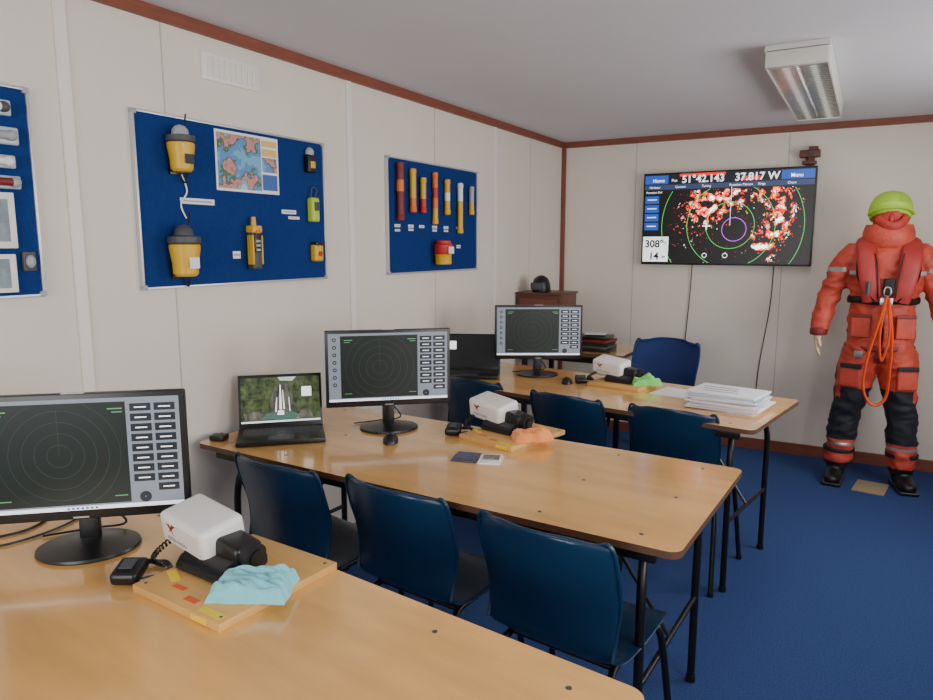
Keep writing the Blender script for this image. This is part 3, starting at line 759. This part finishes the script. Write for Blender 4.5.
# folded face flap hanging in front of the throat
g.tube("face_flap",[(-.075,-.085,1.70),(-.035,-.115,1.665),(.01,-.122,1.65),(.05,-.11,1.665),(.08,-.08,1.70)],.022,M_mask,seg=12,flat=(1.3,.6))
bm=bmesh.new();rings=[];prof=[(.114,1.70),(.124,1.725),(.122,1.76),(.114,1.80),(.092,1.838),(.055,1.862),(.012,1.87)]
for r_,z_ in prof:
    row=[]
    for k in range(40):
        a=2*math.pi*k/40;s_=math.sin(a)
        lift=(.045*max(0,-s_-.1)) if z_<1.77 else 0
        wob=1+.03*noise.noise(Vector((math.cos(a)*2,s_*2,z_*14)))
        row.append(bm.verts.new((r_*math.cos(a)*.97*wob,.012+r_*s_*1.08*wob,z_+lift-.03*max(0,s_))))
    rings.append(row)
for i in range(len(rings)-1):
    for k in range(40):bm.faces.new((rings[i][k],rings[i][(k+1)%40],rings[i+1][(k+1)%40],rings[i+1][k]))
bm.faces.new(rings[-1]);bm.faces.new(rings[0][::-1]);bmesh.ops.recalc_face_normals(bm,faces=bm.faces[:])
finish("hood",bm,M_hood,g.e)
g.tube("hood_peak",[(-.118,-.03,1.725),(-.10,-.08,1.745),(-.05,-.125,1.76),(0,-.136,1.763),(.05,-.125,1.76),(.10,-.08,1.745),(.118,-.03,1.725)],.010,M_hood,flat=(.6,1.2))
g.lathe("collar",[(.125,1.53),(.145,1.56),(.142,1.62),(.128,1.665),(.105,1.66)],(0,.002,0),M_suit,sy=.92)
M_lj=mat("lifejacket_red",srgb(160,44,40),.55,noise_amt=.12,noise_scale=14,bump=.2,bump_scale=120)
g.tube("lifejacket_collar",[(-.07,-.16,1.20),(-.085,-.175,1.27),(-.105,-.172,1.38),(-.118,-.14,1.48),(-.12,-.04,1.56),(-.075,.09,1.585),(0,.115,1.585),(.075,.09,1.585),(.12,-.04,1.56),(.118,-.14,1.48),(.105,-.172,1.38),(.085,-.175,1.27),(.07,-.16,1.20)],.047,M_lj,seg=16,flat=(.42,1.2))
g.tube("lifejacket_piping",[(-.045,-.19,1.22),(-.05,-.198,1.3),(-.06,-.192,1.4),(-.075,-.16,1.49)],.004,M_black,seg=6);g.tube("lifejacket_piping_2",[(.045,-.19,1.22),(.05,-.198,1.3),(.06,-.192,1.4),(.075,-.16,1.49)],.004,M_black,seg=6)
def eloop(n,z,rx,ry,m,r=.02,fl=(1.2,.35),yo=0):
    g.tube(n,[(rx*math.cos(t*math.pi/8),yo+ry*math.sin(t*math.pi/8),z+.004*math.sin(t*2.1)) for t in range(16)],r,m,seg=8,closed=True,flat=fl)
eloop("waist_belt",1.20,.195,.15,M_black,.018);eloop("jacket_hem",.90,.195,.148,M_suitd,.012)
g.box("harness_buckle",(0,-.195,1.2),(.07,.02,.05),M_chrome,.006);g.box("chest_pouch",(.01,-.175,1.29),(.06,.04,.10),M_blackm,.012,seg=3)
g.cyl("inflator",(-.10,-.20,1.24),(-.10,-.20,1.32),.012,M_grey,seg=12)
for sx in (-1,1):
    g.tube("shoulder_strap_%d"%sx,[(sx*.06,-.175,1.2),(sx*.155,-.16,1.33),(sx*.165,-.12,1.47)],.014,M_black,seg=8,flat=(.4,1.2))
    g.box("thigh_pocket_%d"%sx,(sx*.155,-.118,.72),(.12,.03,.14),M_suit,.012,rot=(-3,0,sx*22),seg=3)
    g.box("pocket_flap_%d"%sx,(sx*.155,-.134,.785),(.125,.014,.03),M_knee,.004,rot=(-3,0,sx*22))
    g.box("chest_tape_%d"%sx,(sx*.18,-.125,1.37),(.05,.012,.025),M_refl,.003,rot=(0,0,sx*28))
    g.box("jacket_pocket_%d"%sx,(sx*.12,-.135,1.04),(.11,.022,.14),M_suit,.009,rot=(0,0,sx*18),seg=3)
    g.box("jacket_pocket_flap_%d"%sx,(sx*.12,-.146,1.105),(.112,.010,.022),M_suitd,.004,rot=(0,0,sx*18))
    g.lathe("cuff_%d"%sx,[(.048,0),(.052,.008),(.052,.04),(.048,.045)],(sx*.350,-.054,.965),M_suitd,seg=20)
    g.lathe("ankle_strap_%d"%sx,[(.09,0),(.094,.006),(.094,.022),(.09,.028)],(sx*.178,0,.20),M_knee,seg=24)
    g.box("boot_sole_%d"%sx,(sx*.198,-.05,.012),(.11,.28,.024),M_black,.01,rot=(0,0,sx*8),seg=3)
g.tube("front_zip",[(0,-.15,1.15),(.0,-.15,1.0),(0,-.13,.86)],.007,M_black,seg=8)
g.box("hip_badge",(-.12,-.145,.865),(.05,.012,.04),M_refl,.003,rot=(0,0,-20))
M_strap=mat("safety_line_orange",srgb(235,88,30),.6)
g.tube("safety_line",[(0,-.215,1.24),(-.035,-.22,1.05),(-.075,-.21,.85),(-.085,-.20,.68),(-.05,-.19,.58),(.0,-.19,.56),(.045,-.19,.62),(.05,-.2,.8),(.045,-.21,1.0),(.01,-.22,1.22)],.019,M_strap,seg=8,flat=(1.1,.45))
g.tube("safety_line_inner",[(.0,-.22,1.22),(-.02,-.225,1.0),(.0,-.225,.84),(.03,-.225,1.0),(.01,-.22,1.2)],.015,M_strap,seg=8,flat=(1.1,.45))
g.tube("snap_hook",[(0,-.225,1.23),(.018,-.23,1.25),(.012,-.23,1.285),(-.012,-.23,1.285),(-.018,-.23,1.25)],.005,M_chrome,seg=8,closed=True)
M_skin=mat("mannequin_skin",srgb(222,190,150),.5)
def hand(sx):
    verts=[];edges=[];rad=[]
    W_=Vector((sx*.352,-.057,.985))
    def V(p,r):
        verts.append(W_+Vector((sx*p[0],p[1],p[2])));rad.append(r);return len(verts)-1
    w=V((0,0,0),.026);pm=V((.003,-.004,-.035),.03)
    edges.append((w,pm))
    fing=[(-.030,.078,.0088),(-.010,.088,.0092),(.010,.082,.009),(.028,.066,.008)]
    for dy,L_,r in fing:
        k0=V((.004,dy*.9-.004,-.07),r*1.35);k1=V((.002,dy*1.05-.004,-.07-L_*.45),r);k2=V((-.008,dy*1.05-.004,-.07-L_*.78),r*.9);k3=V((-.02,dy*1.05-.004,-.07-L_),r*.78)
        edges.extend([(pm,k0),(k0,k1),(k1,k2),(k2,k3)])
    t0=V((-.004,-.034,-.04),.012);t1=V((-.012,-.05,-.065),.0105);t2=V((-.018,-.054,-.092),.009)
    edges.extend([(pm,t0),(t0,t1),(t1,t2)])
    m=bpy.data.meshes.new("hand");m.from_pydata([tuple(v) for v in verts],edges,[])
    o=bpy.data.objects.new("hand_%s"%("right" if sx<0 else "left"),m);COL.objects.link(o);o.parent=g.e
    md=o.modifiers.new("skin",'SKIN')
    for i,sv in enumerate(m.skin_vertices[0].data):
        sv.radius=(rad[i],rad[i]);sv.use_root=(i==0)
    md.use_smooth_shade=True
    s2=o.modifiers.new("ss",'SUBSURF');s2.levels=2;s2.render_levels=2
    m.materials.append(M_skin)
hand(-1);hand(1)
g=G("cardboard_mat",(2.385,5.02,FZ),-8)
g.box("sheet",(0,0,.004),(.18,.24,.008),mat("cardboard",srgb(150,132,104),.8),.001)

# ---------------- lights ----------------
def area(name,loc,rot,sx,sy,e,col=(1,1,1)):
    l=bpy.data.lights.new(name,'AREA');l.shape='RECTANGLE';l.size=sx;l.size_y=sy;l.energy=e;l.color=col
    o=bpy.data.objects.new(name,l);COL.objects.link(o);o.location=loc;o.rotation_euler=[math.radians(a) for a in rot];return o
area("daylight_window_1",(W+.15,.95,1.5),(0,90,0),1.1,1.5,50,(1,.985,.96))
area("daylight_window_2",(W+.15,3.65,1.5),(0,90,0),1.1,1.5,48,(1,.985,.96))
area("daylight_window_3",(1.6,YR-.15,1.5),(90,0,0),2.0,1.1,74,(1,.98,.94))
area("fluorescent_glow",(1.945,4.10,H-.1),(0,0,0),.2,1.4,6,(1,.97,.9))
wd=bpy.data.worlds.new("World");S.world=wd;wd.use_nodes=True
bg=wd.node_tree.nodes["Background"];bg.inputs[0].default_value=(.82,.88,1,1);bg.inputs[1].default_value=1.1

# ---------------- camera ----------------
cam=bpy.data.cameras.new("camera");co=bpy.data.objects.new("camera",cam);COL.objects.link(co)
cam.sensor_width=36;cam.lens=700/933*36;cam.clip_start=.02
co.location=(2.27,0,1.5);co.rotation_euler=(math.radians(90)-math.atan(.15),0,math.radians(29.7))
S.camera=co
